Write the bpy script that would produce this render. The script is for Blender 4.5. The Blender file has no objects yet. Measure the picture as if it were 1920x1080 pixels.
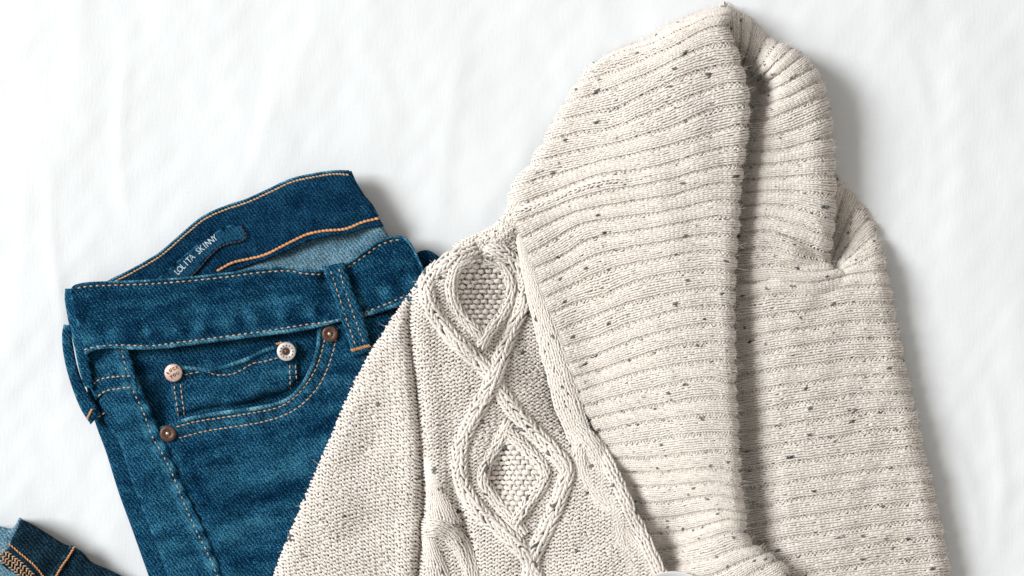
import bpy, math, random
import numpy as np
from mathutils import Vector

# ------------------------------------------------------------------ scale, camera, light
S = 0.00035                    # metres for one unit of the layout grid (1920 units across the frame)
HC = 4000.0                    # camera height in layout units
rng = np.random.default_rng(7)
random.seed(7)
sc = bpy.context.scene
COL = sc.collection

cam_d = bpy.data.cameras.new('camera')
cam = bpy.data.objects.new('camera', cam_d); COL.objects.link(cam)
cam.location = (0, 0, HC * S)
cam_d.sensor_width = 36.0
cam_d.lens = 36.0 * HC / 1920.0
cam_d.clip_end = 50.0; cam_d.clip_start = 0.01
sc.camera = cam

world = bpy.data.worlds.new('World'); sc.world = world
world.use_nodes = True
wbg = world.node_tree.nodes['Background']
wbg.inputs[0].default_value = (1.0, 0.945, 0.88, 1)
wbg.inputs[1].default_value = 0.37

key_d = bpy.data.lights.new('window_light', 'AREA')
key_d.shape = 'RECTANGLE'; key_d.size = 2.7; key_d.size_y = 2.7
key_d.energy = 530.0
key_d.color = (0.975, 0.99, 1.0)
key = bpy.data.objects.new('window_light', key_d); COL.objects.link(key)
key.location = (-5.0, 1.5, 4.3)
key.rotation_euler = (Vector((0.02, 0.0, 0.0)) - Vector(key.location)).to_track_quat('-Z', 'Y').to_euler()

sc.view_settings.view_transform = 'Standard'
sc.view_settings.look = 'None'
sc.view_settings.exposure = 0.0
sc.view_settings.gamma = 1.0
sc.view_settings.use_curve_mapping = False
sc.render.engine = 'CYCLES'
sc.cycles.max_bounces = 6
sc.cycles.diffuse_bounces = 2

# ------------------------------------------------------------------ layout helpers
def W(P):
    """layout (x right, y down, z up; x,y as seen from above the frame) to metres"""
    P = np.asarray(P, float)
    k = (HC - P[..., 2]) / HC
    return np.stack([(P[..., 0] - 960.0) * k * S, (540.0 - P[..., 1]) * k * S, P[..., 2] * S], -1)

def A_(pts): return np.asarray(pts, float)

def catmull(pts, n=None, step=None):
    """smooth curve through pts, resampled evenly"""
    p = A_(pts)
    if len(p) == 2:
        d = np.linspace(0, 1, 40)[:, None]; q = p[0] * (1 - d) + p[1] * d
    else:
        e = np.vstack([2 * p[0] - p[1], p, 2 * p[-1] - p[-2]])
        q = []
        t = np.linspace(0, 1, 17)[:-1][:, None]
        for i in range(len(p) - 1):
            p0, p1, p2, p3 = e[i:i + 4]
            d1 = max(np.linalg.norm(p1 - p0), 1e-6) ** .5; d2 = max(np.linalg.norm(p2 - p1), 1e-6) ** .5; d3 = max(np.linalg.norm(p3 - p2), 1e-6) ** .5
            m1 = (p1 - p0) / d1 - (p2 - p0) / (d1 + d2) + (p2 - p1) / d2
            m2 = (p2 - p1) / d2 - (p3 - p1) / (d2 + d3) + (p3 - p2) / d3
            m1 *= d2; m2 *= d2
            h = t
            q.append((2 * h**3 - 3 * h**2 + 1) * p1 + (h**3 - 2 * h**2 + h) * m1 + (-2 * h**3 + 3 * h**2) * p2 + (h**3 - h**2) * m2)
        q.append(p[-1:]); q = np.vstack(q)
    return resample(q, n, step)

def arclen(q):
    return np.concatenate([[0], np.cumsum(np.linalg.norm(np.diff(q, axis=0), axis=1))])

def resample(q, n=None, step=None):
    s = arclen(q)
    if n is None: n = max(2, int(round(s[-1] / step)) + 1)
    u = np.linspace(0, s[-1], n)
    return np.stack([np.interp(u, s, q[:, k]) for k in range(q.shape[1])], 1)

def offset_curve(q, d):
    t = np.gradient(q[:, :2], axis=0); t /= np.linalg.norm(t, axis=1)[:, None] + 1e-9
    return q[:, :2] + d * np.stack([-t[:, 1], t[:, 0]], 1)

def pdist(poly, x, y):
    """signed distance (positive on the right-hand/below side), arc position along a polyline"""
    q = catmull(poly, step=9.0)
    s = arclen(q)
    best = np.full(x.shape, 1e18); bs = np.zeros(x.shape); sg = np.ones(x.shape)
    for i in range(len(q) - 1):
        ax, ay = q[i]; bx, by = q[i + 1]
        dx, dy = bx - ax, by - ay; L2 = dx * dx + dy * dy
        t = np.clip(((x - ax) * dx + (y - ay) * dy) / L2, 0, 1)
        ex, ey = x - ax - t * dx, y - ay - t * dy
        d2 = ex * ex + ey * ey
        m = d2 < best
        best = np.where(m, d2, best); bs = np.where(m, s[i] + t * math.sqrt(L2), bs)
        sg = np.where(m, np.sign(dx * ey - dy * ex), sg)
    return np.sqrt(best) * np.where(sg == 0, 1, sg), bs

def inside(poly, x, y):
    p = A_(poly); r = np.zeros(x.shape, bool); n = len(p)
    for i in range(n):
        x1, y1 = p[i]; x2, y2 = p[(i + 1) % n]
        if y1 == y2: continue
        c = ((y1 > y) != (y2 > y)) & (x < (x2 - x1) * (y - y1) / (y2 - y1) + x1)
        r ^= c
    return r

class Waves:
    """smooth random relief from a few sine waves"""
    def __init__(self, seed, lam, n=14, ang=None, spread=0.6):
        r = np.random.default_rng(seed)
        a = r.uniform(0, math.tau, n) if ang is None else ang + r.normal(0, spread, n)
        k = math.tau / (lam * r.uniform(0.6, 1.7, n))
        self.kx = k * np.cos(a); self.ky = k * np.sin(a); self.ph = r.uniform(0, math.tau, n); self.n = n
    def __call__(self, x, y):
        z = np.zeros(np.shape(x))
        for kx, ky, p in zip(self.kx, self.ky, self.ph): z = z + np.sin(kx * x + ky * y + p)
        return z / math.sqrt(self.n / 2)

def gauss(x, y, cx, cy, rx, ry=None, ang=0.0):
    ry = ry or rx
    c, s = math.cos(ang), math.sin(ang)
    u = (x - cx) * c + (y - cy) * s; v = -(x - cx) * s + (y - cy) * c
    return np.exp(-(u / rx) ** 2 - (v / ry) ** 2)

def sstep(a, b, x):
    t = np.clip((x - a) / (b - a), 0, 1); return t * t * (3 - 2 * t)

# ------------------------------------------------------------------ object helpers
def thing(name, label, cat, base, group=None):
    o = bpy.data.objects.new(name, None); COL.objects.link(o)
    o.location = Vector(W(A_(base))); o.empty_display_size = 0.02
    o['label'] = label; o['category'] = cat
    if group: o['group'] = group
    return o

def mesh_obj(name, V, F, mat, parent=None, root=None, attrs=None, kind=None, label=None, smooth=True, layout=True):
    """V in layout units, F (n,4) or (n,3) index array; root = the empty whose base is the origin"""
    V = W(V) if layout else np.asarray(V, float)
    org = np.array(root.location) if root is not None else np.zeros(3)
    V = V - org
    F = np.asarray(F, np.int32)
    used = np.zeros(len(V), bool); used[F.ravel()] = True
    if not used.all():
        m = np.cumsum(used) - 1; V = V[used]; F = m[F].astype(np.int32)
        if attrs: attrs = {k: np.asarray(a)[used] for k, a in attrs.items()}
    me = bpy.data.meshes.new(name)
    k = F.shape[1]
    me.vertices.add(len(V)); me.vertices.foreach_set('co', V.astype(np.float32).ravel())
    me.loops.add(F.size); me.loops.foreach_set('vertex_index', F.ravel())
    me.polygons.add(len(F)); me.polygons.foreach_set('loop_start', np.arange(0, F.size, k, dtype=np.int32))
    me.polygons.foreach_set('use_smooth', np.full(len(F), smooth))
    me.update(calc_edges=True)
    for an, av in (attrs or {}).items():
        at = me.attributes.new(an, 'FLOAT', 'POINT'); at.data.foreach_set('value', np.asarray(av, np.float32).ravel())
    me.materials.append(mat)
    o = bpy.data.objects.new(name, me); COL.objects.link(o)
    if parent is not None: o.parent = parent
    if kind: o['kind'] = kind
    if label: o['label'] = label
    return o

def grid_faces(nv, nu, off=0, flip=False):
    i = np.arange(nv - 1)[:, None] * nu + np.arange(nu - 1)[None, :] + off
    f = np.stack([i, i + nu, i + nu + 1, i + 1], -1).reshape(-1, 4)
    return f[:, ::-1] if flip else f

def closed_grid(P, thick):
    """closed slab from a grid of top points"""
    nv, nu = P.shape[:2]
    B = P.copy(); B[..., 2] -= thick
    V = np.concatenate([P.reshape(-1, 3), B.reshape(-1, 3)])
    n = nv * nu
    F = [grid_faces(nv, nu), grid_faces(nv, nu, n, True)]
    ring = np.concatenate([np.arange(nu), np.arange(1, nv) * nu + nu - 1, (nv - 1) * nu + np.arange(nu - 2, -1, -1), np.arange(nv - 2, 0, -1) * nu])
    r2 = np.roll(ring, -1)
    F.append(np.stack([ring, r2, r2 + n, ring + n], -1))
    return V, np.concatenate(F)

# ------------------------------------------------------------------ materials
def new_mat(name):
    m = bpy.data.materials.new(name); m.use_nodes = True
    nt = m.node_tree; b = nt.nodes['Principled BSDF']
    return m, nt, b

def node(nt, t, **kw):
    n = nt.nodes.new(t)
    for k, v in kw.items(): setattr(n, k, v)
    return n

def ramp(nt, fac, stops):
    r = node(nt, 'ShaderNodeValToRGB'); e = r.color_ramp.elements
    e[0].position, e[0].color = stops[0][0], (*stops[0][1], 1)
    e[1].position, e[1].color = stops[-1][0], (*stops[-1][1], 1)
    for p, c in stops[1:-1]:
        q = e.new(p); q.color = (*c, 1)
    nt.links.new(fac, r.inputs[0]); return r.outputs[0]

def math_n(nt, op, a, b=None):
    n = node(nt, 'ShaderNodeMath', operation=op)
    for i, v in enumerate((a, b)):
        if v is None: continue
        if isinstance(v, (int, float)): n.inputs[i].default_value = v
        else: nt.links.new(v, n.inputs[i])
    return n.outputs[0]

def noise(nt, vec, scale, detail=3.0, rough=0.55):
    n = node(nt, 'ShaderNodeTexNoise'); n.inputs['Scale'].default_value = scale
    n.inputs['Detail'].default_value = detail; n.inputs['Roughness'].default_value = rough
    nt.links.new(vec, n.inputs['Vector']); return n.outputs['Fac']

def mixc(nt, fac, a, b, mode='MIX'):
    n = node(nt, 'ShaderNodeMix', data_type='RGBA', blend_type=mode)
    for s, v in ((n.inputs[0], fac), (n.inputs[6], a), (n.inputs[7], b)):
        if isinstance(v, (int, float)): s.default_value = v
        elif isinstance(v, tuple): s.default_value = (*v, 1)
        else: nt.links.new(v, s)
    return n.outputs[2]

def bump(nt, h, strength, dist, b):
    n = node(nt, 'ShaderNodeBump'); n.inputs['Strength'].default_value = strength; n.inputs['Distance'].default_value = dist
    nt.links.new(h, n.inputs['Height']); nt.links.new(n.outputs[0], b.inputs['Normal'])

def mat_denim(name, dark, mid, light, twill_ang=0.9, contrast=1.0):
    m, nt, b = new_mat(name)
    tc = node(nt, 'ShaderNodeTexCoord').outputs['Object']
    mp = node(nt, 'ShaderNodeMapping'); mp.inputs['Rotation'].default_value = (0, 0, twill_ang); nt.links.new(tc, mp.inputs[0])
    mp2 = node(nt, 'ShaderNodeMapping'); mp2.inputs['Scale'].default_value = (1, 2.6, 1); mp2.inputs['Rotation'].default_value = (0, 0, twill_ang); nt.links.new(tc, mp2.inputs[0])
    grain = noise(nt, mp2.outputs[0], 850, 2.0, 0.7)
    fine = noise(nt, tc, 1900, 1.0, 0.6)
    wv = node(nt, 'ShaderNodeTexWave', wave_type='BANDS', bands_direction='Y'); wv.inputs['Scale'].default_value = 150; wv.inputs['Distortion'].default_value = 2.2
    wv.inputs['Detail'].default_value = 1.0; wv.inputs['Detail Scale'].default_value = 2.0
    nt.links.new(mp.outputs[0], wv.inputs['Vector'])
    cloud = noise(nt, tc, 28, 3.0, 0.6)
    mp3 = node(nt, 'ShaderNodeMapping'); mp3.inputs['Scale'].default_value = (1, 4.5, 1); mp3.inputs['Rotation'].default_value = (0, 0, -0.12); nt.links.new(tc, mp3.inputs[0])
    streak = noise(nt, mp3.outputs[0], 24, 3.0, 0.6)
    wear = node(nt, 'ShaderNodeAttribute', attribute_name='wear').outputs['Fac']
    g = math_n(nt, 'ADD', math_n(nt, 'MULTIPLY', grain, 1.25 * contrast), math_n(nt, 'MULTIPLY', fine, 1.2 * contrast))
    g = math_n(nt, 'ADD', g, math_n(nt, 'MULTIPLY', wv.outputs['Fac'], 0.20))
    g = math_n(nt, 'ADD', g, math_n(nt, 'MULTIPLY', cloud, 0.12))
    g = math_n(nt, 'ADD', g, math_n(nt, 'MULTIPLY', streak, 0.33))
    g = math_n(nt, 'ADD', g, math_n(nt, 'MULTIPLY', wear, 0.42))
    f = math_n(nt, 'ADD', math_n(nt, 'MULTIPLY', math_n(nt, 'SUBTRACT', g, 1.62), 1.5), 0.5)
    f = math_n(nt, 'SUBTRACT', f, 0.10 * (contrast - 1))
    c = ramp(nt, f, [(0.12, dark), (0.5, mid), (0.95, light)])
    nt.links.new(c, b.inputs['Base Color'])
    b.inputs['Roughness'].default_value = 0.95; b.inputs['Specular IOR Level'].default_value = 0.04
    h = math_n(nt, 'ADD', math_n(nt, 'MULTIPLY', wv.outputs['Fac'], 0.6), grain)
    bump(nt, h, 0.55, 0.0004, b)
    return m

M = {}
M['denim'] = mat_denim('denim', (0.0010, 0.009, 0.026), (0.0024, 0.047, 0.112), (0.060, 0.235, 0.345))
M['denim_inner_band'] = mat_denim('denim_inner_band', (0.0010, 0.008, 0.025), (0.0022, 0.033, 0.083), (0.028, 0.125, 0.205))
M['denim_inside'] = mat_denim('denim_inside', (0.028, 0.095, 0.150), (0.140, 0.285, 0.375), (0.40, 0.55, 0.62))
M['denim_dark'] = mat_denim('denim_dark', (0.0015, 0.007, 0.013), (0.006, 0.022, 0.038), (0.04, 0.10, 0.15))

M['denim_worn'] = mat_denim('denim_worn', (0.006, 0.050, 0.100), (0.045, 0.200, 0.310), (0.25, 0.50, 0.60))

def mat_thread(name, c1, c2):
    m, nt, b = new_mat(name)
    tc = node(nt, 'ShaderNodeTexCoord').outputs['Object']
    n = noise(nt, tc, 900, 2.0)
    nt.links.new(ramp(nt, n, [(0.3, c1), (0.7, c2)]), b.inputs['Base Color'])
    b.inputs['Roughness'].default_value = 0.7; b.inputs['Sheen Weight'].default_value = 0.2
    return m
M['thread_tan'] = mat_thread('thread_tan', (0.42, 0.24, 0.11), (0.78, 0.54, 0.33))
M['thread_orange'] = mat_thread('thread_orange', (0.55, 0.20, 0.06), (0.85, 0.44, 0.18))
M['thread_cream'] = mat_thread('thread_cream', (0.40, 0.22, 0.10), (0.70, 0.48, 0.28))
M['thread_white'] = mat_thread('thread_white', (0.30, 0.45, 0.52), (0.66, 0.78, 0.83))
M['thread_dark'] = mat_thread('thread_dark', (0.006, 0.012, 0.02), (0.02, 0.03, 0.045))

def mat_metal(name, c1, c2, metal, rough, scale=700):
    m, nt, b = new_mat(name)
    tc = node(nt, 'ShaderNodeTexCoord').outputs['Object']
    n = noise(nt, tc, scale, 3.0, 0.7)
    nt.links.new(ramp(nt, n, [(0.35, c1), (0.65, c2)]), b.inputs['Base Color'])
    b.inputs['Metallic'].default_value = metal; b.inputs['Roughness'].default_value = rough
    bump(nt, n, 0.3, 0.0002, b)
    return m
M['copper_dark'] = mat_metal('antique_copper', (0.035, 0.02, 0.016), (0.20, 0.11, 0.08), 0.55, 0.5, 1500)
M['copper_nub'] = mat_metal('copper_nub', (0.60, 0.40, 0.28), (0.85, 0.65, 0.5), 0.9, 0.25)
M['pink_copper'] = mat_metal('pink_copper', (0.62, 0.38, 0.31), (0.88, 0.66, 0.57), 0.45, 0.42, 900)
M['silver'] = mat_metal('silver_metal', (0.70, 0.62, 0.57), (0.88, 0.83, 0.79), 0.45, 0.38, 900)
M['engraving'] = mat_metal('engraving', (0.08, 0.05, 0.04), (0.18, 0.11, 0.09), 0.2, 0.6)

def mat_wool():
    m, nt, b = new_mat('oatmeal_wool')
    tc = node(nt, 'ShaderNodeTexCoord').outputs['Object']
    fl = node(nt, 'ShaderNodeAttribute', attribute_name='fleck').outputs['Fac']
    n1 = noise(nt, tc, 60, 3.0); n2 = noise(nt, tc, 900, 3.0, 0.7)
    c = ramp(nt, n1, [(0.3, (0.885, 0.82, 0.745)), (0.7, (0.93, 0.885, 0.83))])
    c = mixc(nt, 0.55, c, ramp(nt, n2, [(0.25, (0.66, 0.52, 0.41)), (0.6, (0.945, 0.905, 0.855))]))
    c = mixc(nt, fl, c, ramp(nt, n2, [(0.3, (0.012, 0.020, 0.024)), (0.75, (0.10, 0.115, 0.115))]))
    nt.links.new(c, b.inputs['Base Color'])
    b.inputs['Roughness'].default_value = 0.95; b.inputs['Specular IOR Level'].default_value = 0.05
    b.inputs['Sheen Weight'].default_value = 0.12; b.inputs['Sheen Roughness'].default_value = 0.6
    bump(nt, n2, 0.5, 0.0004, b)
    return m
M['wool'] = mat_wool()

def mat_sheet():
    m, nt, b = new_mat('white_linen')
    tc = node(nt, 'ShaderNodeTexCoord').outputs['Object']
    mx = node(nt, 'ShaderNodeMapping'); mx.inputs['Scale'].default_value = (1, 0.22, 1); nt.links.new(tc, mx.inputs[0])
    my = node(nt, 'ShaderNodeMapping'); my.inputs['Scale'].default_value = (0.22, 1, 1); nt.links.new(tc, my.inputs[0])
    a = noise(nt, mx.outputs[0], 620, 3.0); c = noise(nt, my.outputs[0], 620, 3.0)
    h = math_n(nt, 'ADD', a, c)
    b.inputs['Base Color'].default_value = (0.865, 0.89, 0.905, 1)
    b.inputs['Roughness'].default_value = 0.9; b.inputs['Specular IOR Level'].default_value = 0.1
    bump(nt, h, 0.32, 0.0004, b)
    return m
M['sheet'] = mat_sheet()

def mat_plain(name, c, rough):
    m, nt, b = new_mat(name)
    tc = node(nt, 'ShaderNodeTexCoord').outputs['Object']
    n = noise(nt, tc, 40, 2.0)
    nt.links.new(ramp(nt, n, [(0.3, tuple(x * .97 for x in c)), (0.7, c)]), b.inputs['Base Color'])
    b.inputs['Roughness'].default_value = rough
    return m
M['glaze'] = mat_plain('white_glaze', (0.86, 0.86, 0.85), 0.25)

# ------------------------------------------------------------------ the sheet
def build_sheet():
    xs = np.concatenate([np.linspace(-2600, -120, 90), np.arange(-108, 2040, 8.0), np.linspace(2060, 4500, 90)])
    ys = np.concatenate([np.linspace(-1900, -120, 70), np.arange(-108, 1200, 8.0), np.linspace(1220, 3000, 70)])
    x, y = np.meshgrid(xs, ys)
    w1 = Waves(3, 150, 12, 0.12, 0.22); w2 = Waves(5, 320, 10, 0.0, 0.5); w3 = Waves(8, 60, 14, 0.2, 0.5)
    z = -7 + 0.65 * w1(x, y) * (0.5 + 0.5 * sstep(-1, 1, w2(x, y))) + 1.3 * w2(x, y) + 0.25 * w3(x, y)
    # a few soft creases
    for poly, h, w in (([(95, 330), (100, 480), (120, 620), (110, 760)], 5, 16), ([(240, 90), (225, 260), (235, 420)], 4.5, 20),
                       ([(520, 150), (480, 290), (440, 390)], 4.5, 22), ([(600, 0), (560, 120), (545, 230)], 3, 22),
                       ([(30, 120), (45, 420), (20, 700)], 4, 24), ([(870, 60), (840, 250), (830, 420)], 3.5, 26),
                       ([(1700, 60), (1745, 260), (1740, 420)], 3.5, 22), ([(1850, 700), (1880, 900), (1860, 1060)], 6, 22),
                       ([(1790, 820), (1830, 960), (1845, 1080)], 5, 18), ([(700, 100), (735, 200), (720, 300)], 3, 24)):
        d, s = pdist(poly, x, y)
        L = arclen(catmull(poly, step=9))[-1]
        z += .36 * h * np.exp(-(d / (.7 * w)) ** 2) * np.sin(np.clip(s / L, 0, 1) * math.pi) ** .7
    P = np.stack([x, y, z], -1)
    # the sheet is real size everywhere, no lens correction needed beyond the relief
    o = mesh_obj('bed_sheet', P.reshape(-1, 3), grid_faces(*x.shape), M['sheet'])
    o['kind'] = 'structure'
build_sheet()

# ------------------------------------------------------------------ denim
def edge_drop(d, r, t):
    q = np.clip(d / r, 0, 1)
    return t * (1 - np.sqrt(np.clip(1 - (1 - q) ** 2, 0, 1)))

def edge_samples(L, r, step):
    n = max(2, int((L - 2 * r) / step))
    return np.concatenate([[0, .06 * r, .2 * r, .45 * r], np.linspace(r, L - r, n), [L - .45 * r, L - .2 * r, L - .06 * r, L]]) / L

def slab(name, c0, c1, zf, thick, mat, parent, root, roll=(5, 5, 5, 5), step=4.0, wear=None, label=None, edge_wear=0.6):
    a, b = catmull(c0, step=2.0), catmull(c1, step=2.0)
    Lu = max(arclen(a)[-1], arclen(b)[-1]); Lv = max(np.linalg.norm(a - b, axis=1).max() if len(a) == len(b) else 0, np.linalg.norm(resample(a, 50) - resample(b, 50), axis=1).mean())
    r0, r1, rl, rr = roll
    su = edge_samples(Lu, min(max(rl, rr, 2), Lu * .3), step); sv = edge_samples(Lv, min(max(r0, r1, 2), Lv * .3), step)
    def at(q, s):
        l = arclen(q); return np.stack([np.interp(s * l[-1], l, q[:, k]) for k in (0, 1)], 1)
    A, B = at(a, su), at(b, su)
    P2 = A[None] * (1 - sv[:, None, None]) + B[None] * sv[:, None, None]
    x, y = P2[..., 0], P2[..., 1]
    Lloc = np.linalg.norm(A - B, axis=1)[None, :] + 1e-6
    d0 = sv[:, None] * Lloc; d1 = (1 - sv[:, None]) * Lloc
    dl = su[None, :] * Lu + 0 * d0; dr = (1 - su[None, :]) * Lu + 0 * d0
    z = zf(x, y) + 0 * d0
    wr = np.zeros_like(z) if wear is None else wear(x, y)
    for d, r in ((d0, r0), (d1, r1), (dl, rl), (dr, rr)):
        if r > 0:
            z = z - edge_drop(d, r, thick * .8)
            wr = wr + edge_wear * np.exp(-(d / 4.0) ** 2) * (.45 + .55 * jw3(x * 1.6, y * 1.6))
    V, F = closed_grid(np.stack([x, y, z], -1), thick)
    return mesh_obj(name, V, F, mat, parent, root, {'wear': np.concatenate([wr.ravel(), wr.ravel()])}, label=label)

def capsule_template(k=6, rings=5):
    t = np.linspace(-1, 1, rings); V = []
    for q in t:
        r = math.sqrt(max(0.0, 1 - q * q)) ** .7 if abs(q) < 1 else 0.12
        for j in range(k):
            a = math.tau * j / k; V.append((q, r * math.cos(a), r * math.sin(a)))
    F = [(i * k + j, i * k + (j + 1) % k, (i + 1) * k + (j + 1) % k, (i + 1) * k + j) for i in range(rings - 1) for j in range(k)]
    return A_(V), np.array(F)
CAPV, CAPF = capsule_template()

def stitches(name, path, zf, mat, parent, root, length=8.0, gap=3.0, width=3.0, skew=0.0, lift=0.6, jit=0.5, label=None):
    q = catmull(path, step=1.0)
    L = arclen(q); tot = L[-1]; pos = np.arange(gap, tot - length * .5, length + gap)
    V, F = [], []
    for i, s in enumerate(pos):
        s = s + random.uniform(-.4, .4)
        c = A_([np.interp(s + length / 2, L, q[:, k]) for k in (0, 1)])
        a = A_([np.interp(s, L, q[:, k]) for k in (0, 1)]); b = A_([np.interp(min(s + length, tot), L, q[:, k]) for k in (0, 1)])
        t = (b - a) / (np.linalg.norm(b - a) + 1e-9)
        ca, sa = math.cos(skew), math.sin(skew); t = A_([t[0] * ca - t[1] * sa, t[0] * sa + t[1] * ca]); n = A_([-t[1], t[0]])
        c = c + n * random.uniform(-jit, jit) * .5
        v = CAPV * A_([length * .5 * random.uniform(.92, 1.08), width * .5, width * .42])
        pz = zf(c[0:1] + t[0] * v[:, 0], c[1:2] + t[1] * v[:, 0])
        P = np.stack([c[0] + t[0] * v[:, 0] + n[0] * v[:, 1], c[1] + t[1] * v[:, 0] + n[1] * v[:, 1], pz + lift + v[:, 2] - 1.2 * np.abs(CAPV[:, 0]) ** 3], -1)
        F.append(CAPF + len(V) * len(CAPV)); V.append(P)
    return mesh_obj(name, np.concatenate(V), np.concatenate(F), mat, parent, root, kind='stuff', label=label)

jw = Waves(21, 130, 16); jw2 = Waves(22, 46, 16, 1.2, 0.7); jw3 = Waves(23, 24, 18)

SEAM = [(227, 650), (237, 694), (246, 723), (271, 778), (285, 817), (308, 857), (325, 893), (344, 940), (369, 997), (387, 1032), (412, 1090)]
GROOVE = [(240, 640), (246, 668), (258, 708), (271, 738), (287, 778), (308, 826), (324, 862), (342, 905), (362, 949), (387, 1001), (424, 1095)]
WB_TOP = [(130, 548), (137, 536), (156, 530), (204, 527), (267, 525), (350, 519), (433, 510), (496, 502), (543, 500), (572, 505), (602, 506), (647, 494), (679, 473), (710, 452), (741, 442), (757, 443), (768, 452), (779, 471), (793, 500), (806, 540)]
WB_BOT = [(161, 668), (176, 658), (204, 654), (256, 656), (308, 654), (371, 646), (433, 638), (496, 630), (565, 621), (640, 604), (690, 592), (742, 577), (770, 567), (800, 556), (830, 546)]
WB_ST = [(154, 657), (183, 650), (235, 647), (277, 649), (319, 644), (392, 635), (496, 621), (565, 610), (636, 600), (690, 583), (732, 567), (759, 556), (800, 545)]
POCKET = [(292, 803), (331, 789), (361, 780), (402, 772), (443, 767), (484, 761), (524, 752), (547, 739), (565, 718), (581, 687), (591, 661), (594, 636), (597, 612)]
PST1 = [(329, 801), (366, 791), (412, 784), (463, 776), (514, 766), (541, 754), (565, 732), (586, 703), (600, 671), (608, 640), (611, 622)]
PST2 = [(333, 822), (378, 810), (433, 801), (484, 793), (524, 782), (555, 767), (581, 744), (600, 720), (618, 681), (629, 640), (632, 618)]

def z_hip(x, y):
    d, s = pdist(GROOVE, x, y)
    z = 40 + 1.6 * jw(x, y) + 0.4 * jw2(x, y) + 0.5 * jw3(x, y)
    z += 3.0 * np.exp(-((np.abs(d) - 6) / 6.0) ** 2)                       # felled ridge along the seam
    ds, ss = pdist(SEAM, x, y)
    z -= 1.8 * np.exp(-(ds / 3.0) ** 2)
    z += 2.2 * np.sin(ss * math.tau / 34 + 1.5 * np.sin(ss / 60)) * np.exp(-((ds + 12) / 15.0) ** 2)
    z -= 10 * sstep(60, 0, x - np.interp(y, [600, 790, 826, 899, 980, 1090], [150, 196, 223, 246, 277, 316])) * .5
    return z
def z_front(x, y):
    d, s = pdist(GROOVE, x, y)
    z = 40 + 2.6 * jw(x, y) + 0.4 * jw2(x, y) + 0.5 * jw3(x, y)
    z -= 3.5 * np.exp(-((np.abs(d)) / 14.0) ** 2)
    z += 2.4 * np.sin(s * math.tau / 46 + 1.1) * np.exp(-((np.abs(d) - 26) / 18.0) ** 2)
    for p in (PST1, PST2):
        dd, ss = pdist(p, x, y)
        z -= 1.6 * np.exp(-(dd / 3.0) ** 2)
    dd, ss = pdist(PST2, x, y)
    z += 1.6 * np.sin(ss * math.tau / 25) * np.exp(-((np.abs(dd) - 10) / 8.0) ** 2)
    z += 4 * gauss(x, y, 560, 880, 130, 30, -0.35) - 4 * gauss(x, y, 520, 930, 130, 26, -0.35) + 3 * gauss(x, y, 470, 980, 120, 22, -0.4)
    return z
def z_facing(x, y):
    return 22 + 1.2 * jw(x, y) + 0.4 * jw2(x, y) - 9 * gauss(x, y, 305, 745, 20, 40) - 14 * gauss(x, y, 515, 752, 60, 16, -.28) + 2.5 * gauss(x, y, 430, 660, 120, 14, -.15)
def z_coin(x, y):
    d, s = pdist([(322, 690), (390, 690), (443, 677), (500, 652), (551, 640)], x, y)
    z = 31.0 + 1.0 * jw2(x, y) + 0.4 * jw3(x, y)
    z += 6.0 * np.exp(-((d - 3) / 9) ** 2) * (0.4 + 0.6 * np.sin(np.clip(s / 240, 0, 1) * math.pi))
    z += 3.5 * gauss(x, y, 430, 735, 70, 22, -.1) - 20 * gauss(x, y, 515, 746, 46, 12, -.30)
    dp, sp = pdist(POCKET, x, y)
    return z - 13 * sstep(-16, -2, dp)
def z_band(x, y):
    dt, st = pdist(WB_TOP, x, y); db, sb = pdist(WB_BOT, x, y)
    z = 49 + 1.8 * jw(x + 90, y) + 0.4 * jw2(x, y) + 0.5 * jw3(x, y) + 10 * gauss(x, y, 740, 480, 60, 50) + 3 * gauss(x, y, 300, 600, 200, 25)
    z += 3.2 * np.exp(-((-db - 4) / 4.5) ** 2)                               # felled lower edge
    d2, s2 = pdist(WB_ST, x, y)
    z -= 2.4 * np.exp(-(d2 / 2.6) ** 2)
    z += 1.4 * np.sin(s2 * math.tau / 31 + 2 * np.sin(s2 / 70)) * np.exp(-((d2 + 16) / 13.0) ** 2)
    z += 3.0 * np.exp(-(dt / 5.0) ** 2) - 2.0 * np.exp(-((dt - 8) / 2.6) ** 2)
    z += 4 * gauss(x, y, 258, 626, 9, 26, -.55) - 5 * gauss(x, y, 274, 630, 7, 26, -.35)      # little tuck above the seam
    z -= 10 * gauss(x, y, 612, 520, 14, 18)
    return z
def z_backband(x, y):
    z = 20 + 34 * sstep(360, 660, x) + 1.4 * jw(x, y) + 0.5 * jw3(x, y)
    d, s = pdist([(408, 508), (460, 490), (533, 460), (606, 433), (704, 410)], x, y)
    z += 1.6 * np.sin(s * math.tau / 27 + np.sin(s / 30)) * np.exp(-((d + 20) / 14.0) ** 2) - 4 * np.exp(-(d / 7.0) ** 2)
    z -= 2.0 * gauss(x, y, 400, 480, 70, 22, -.72)
    return z

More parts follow.
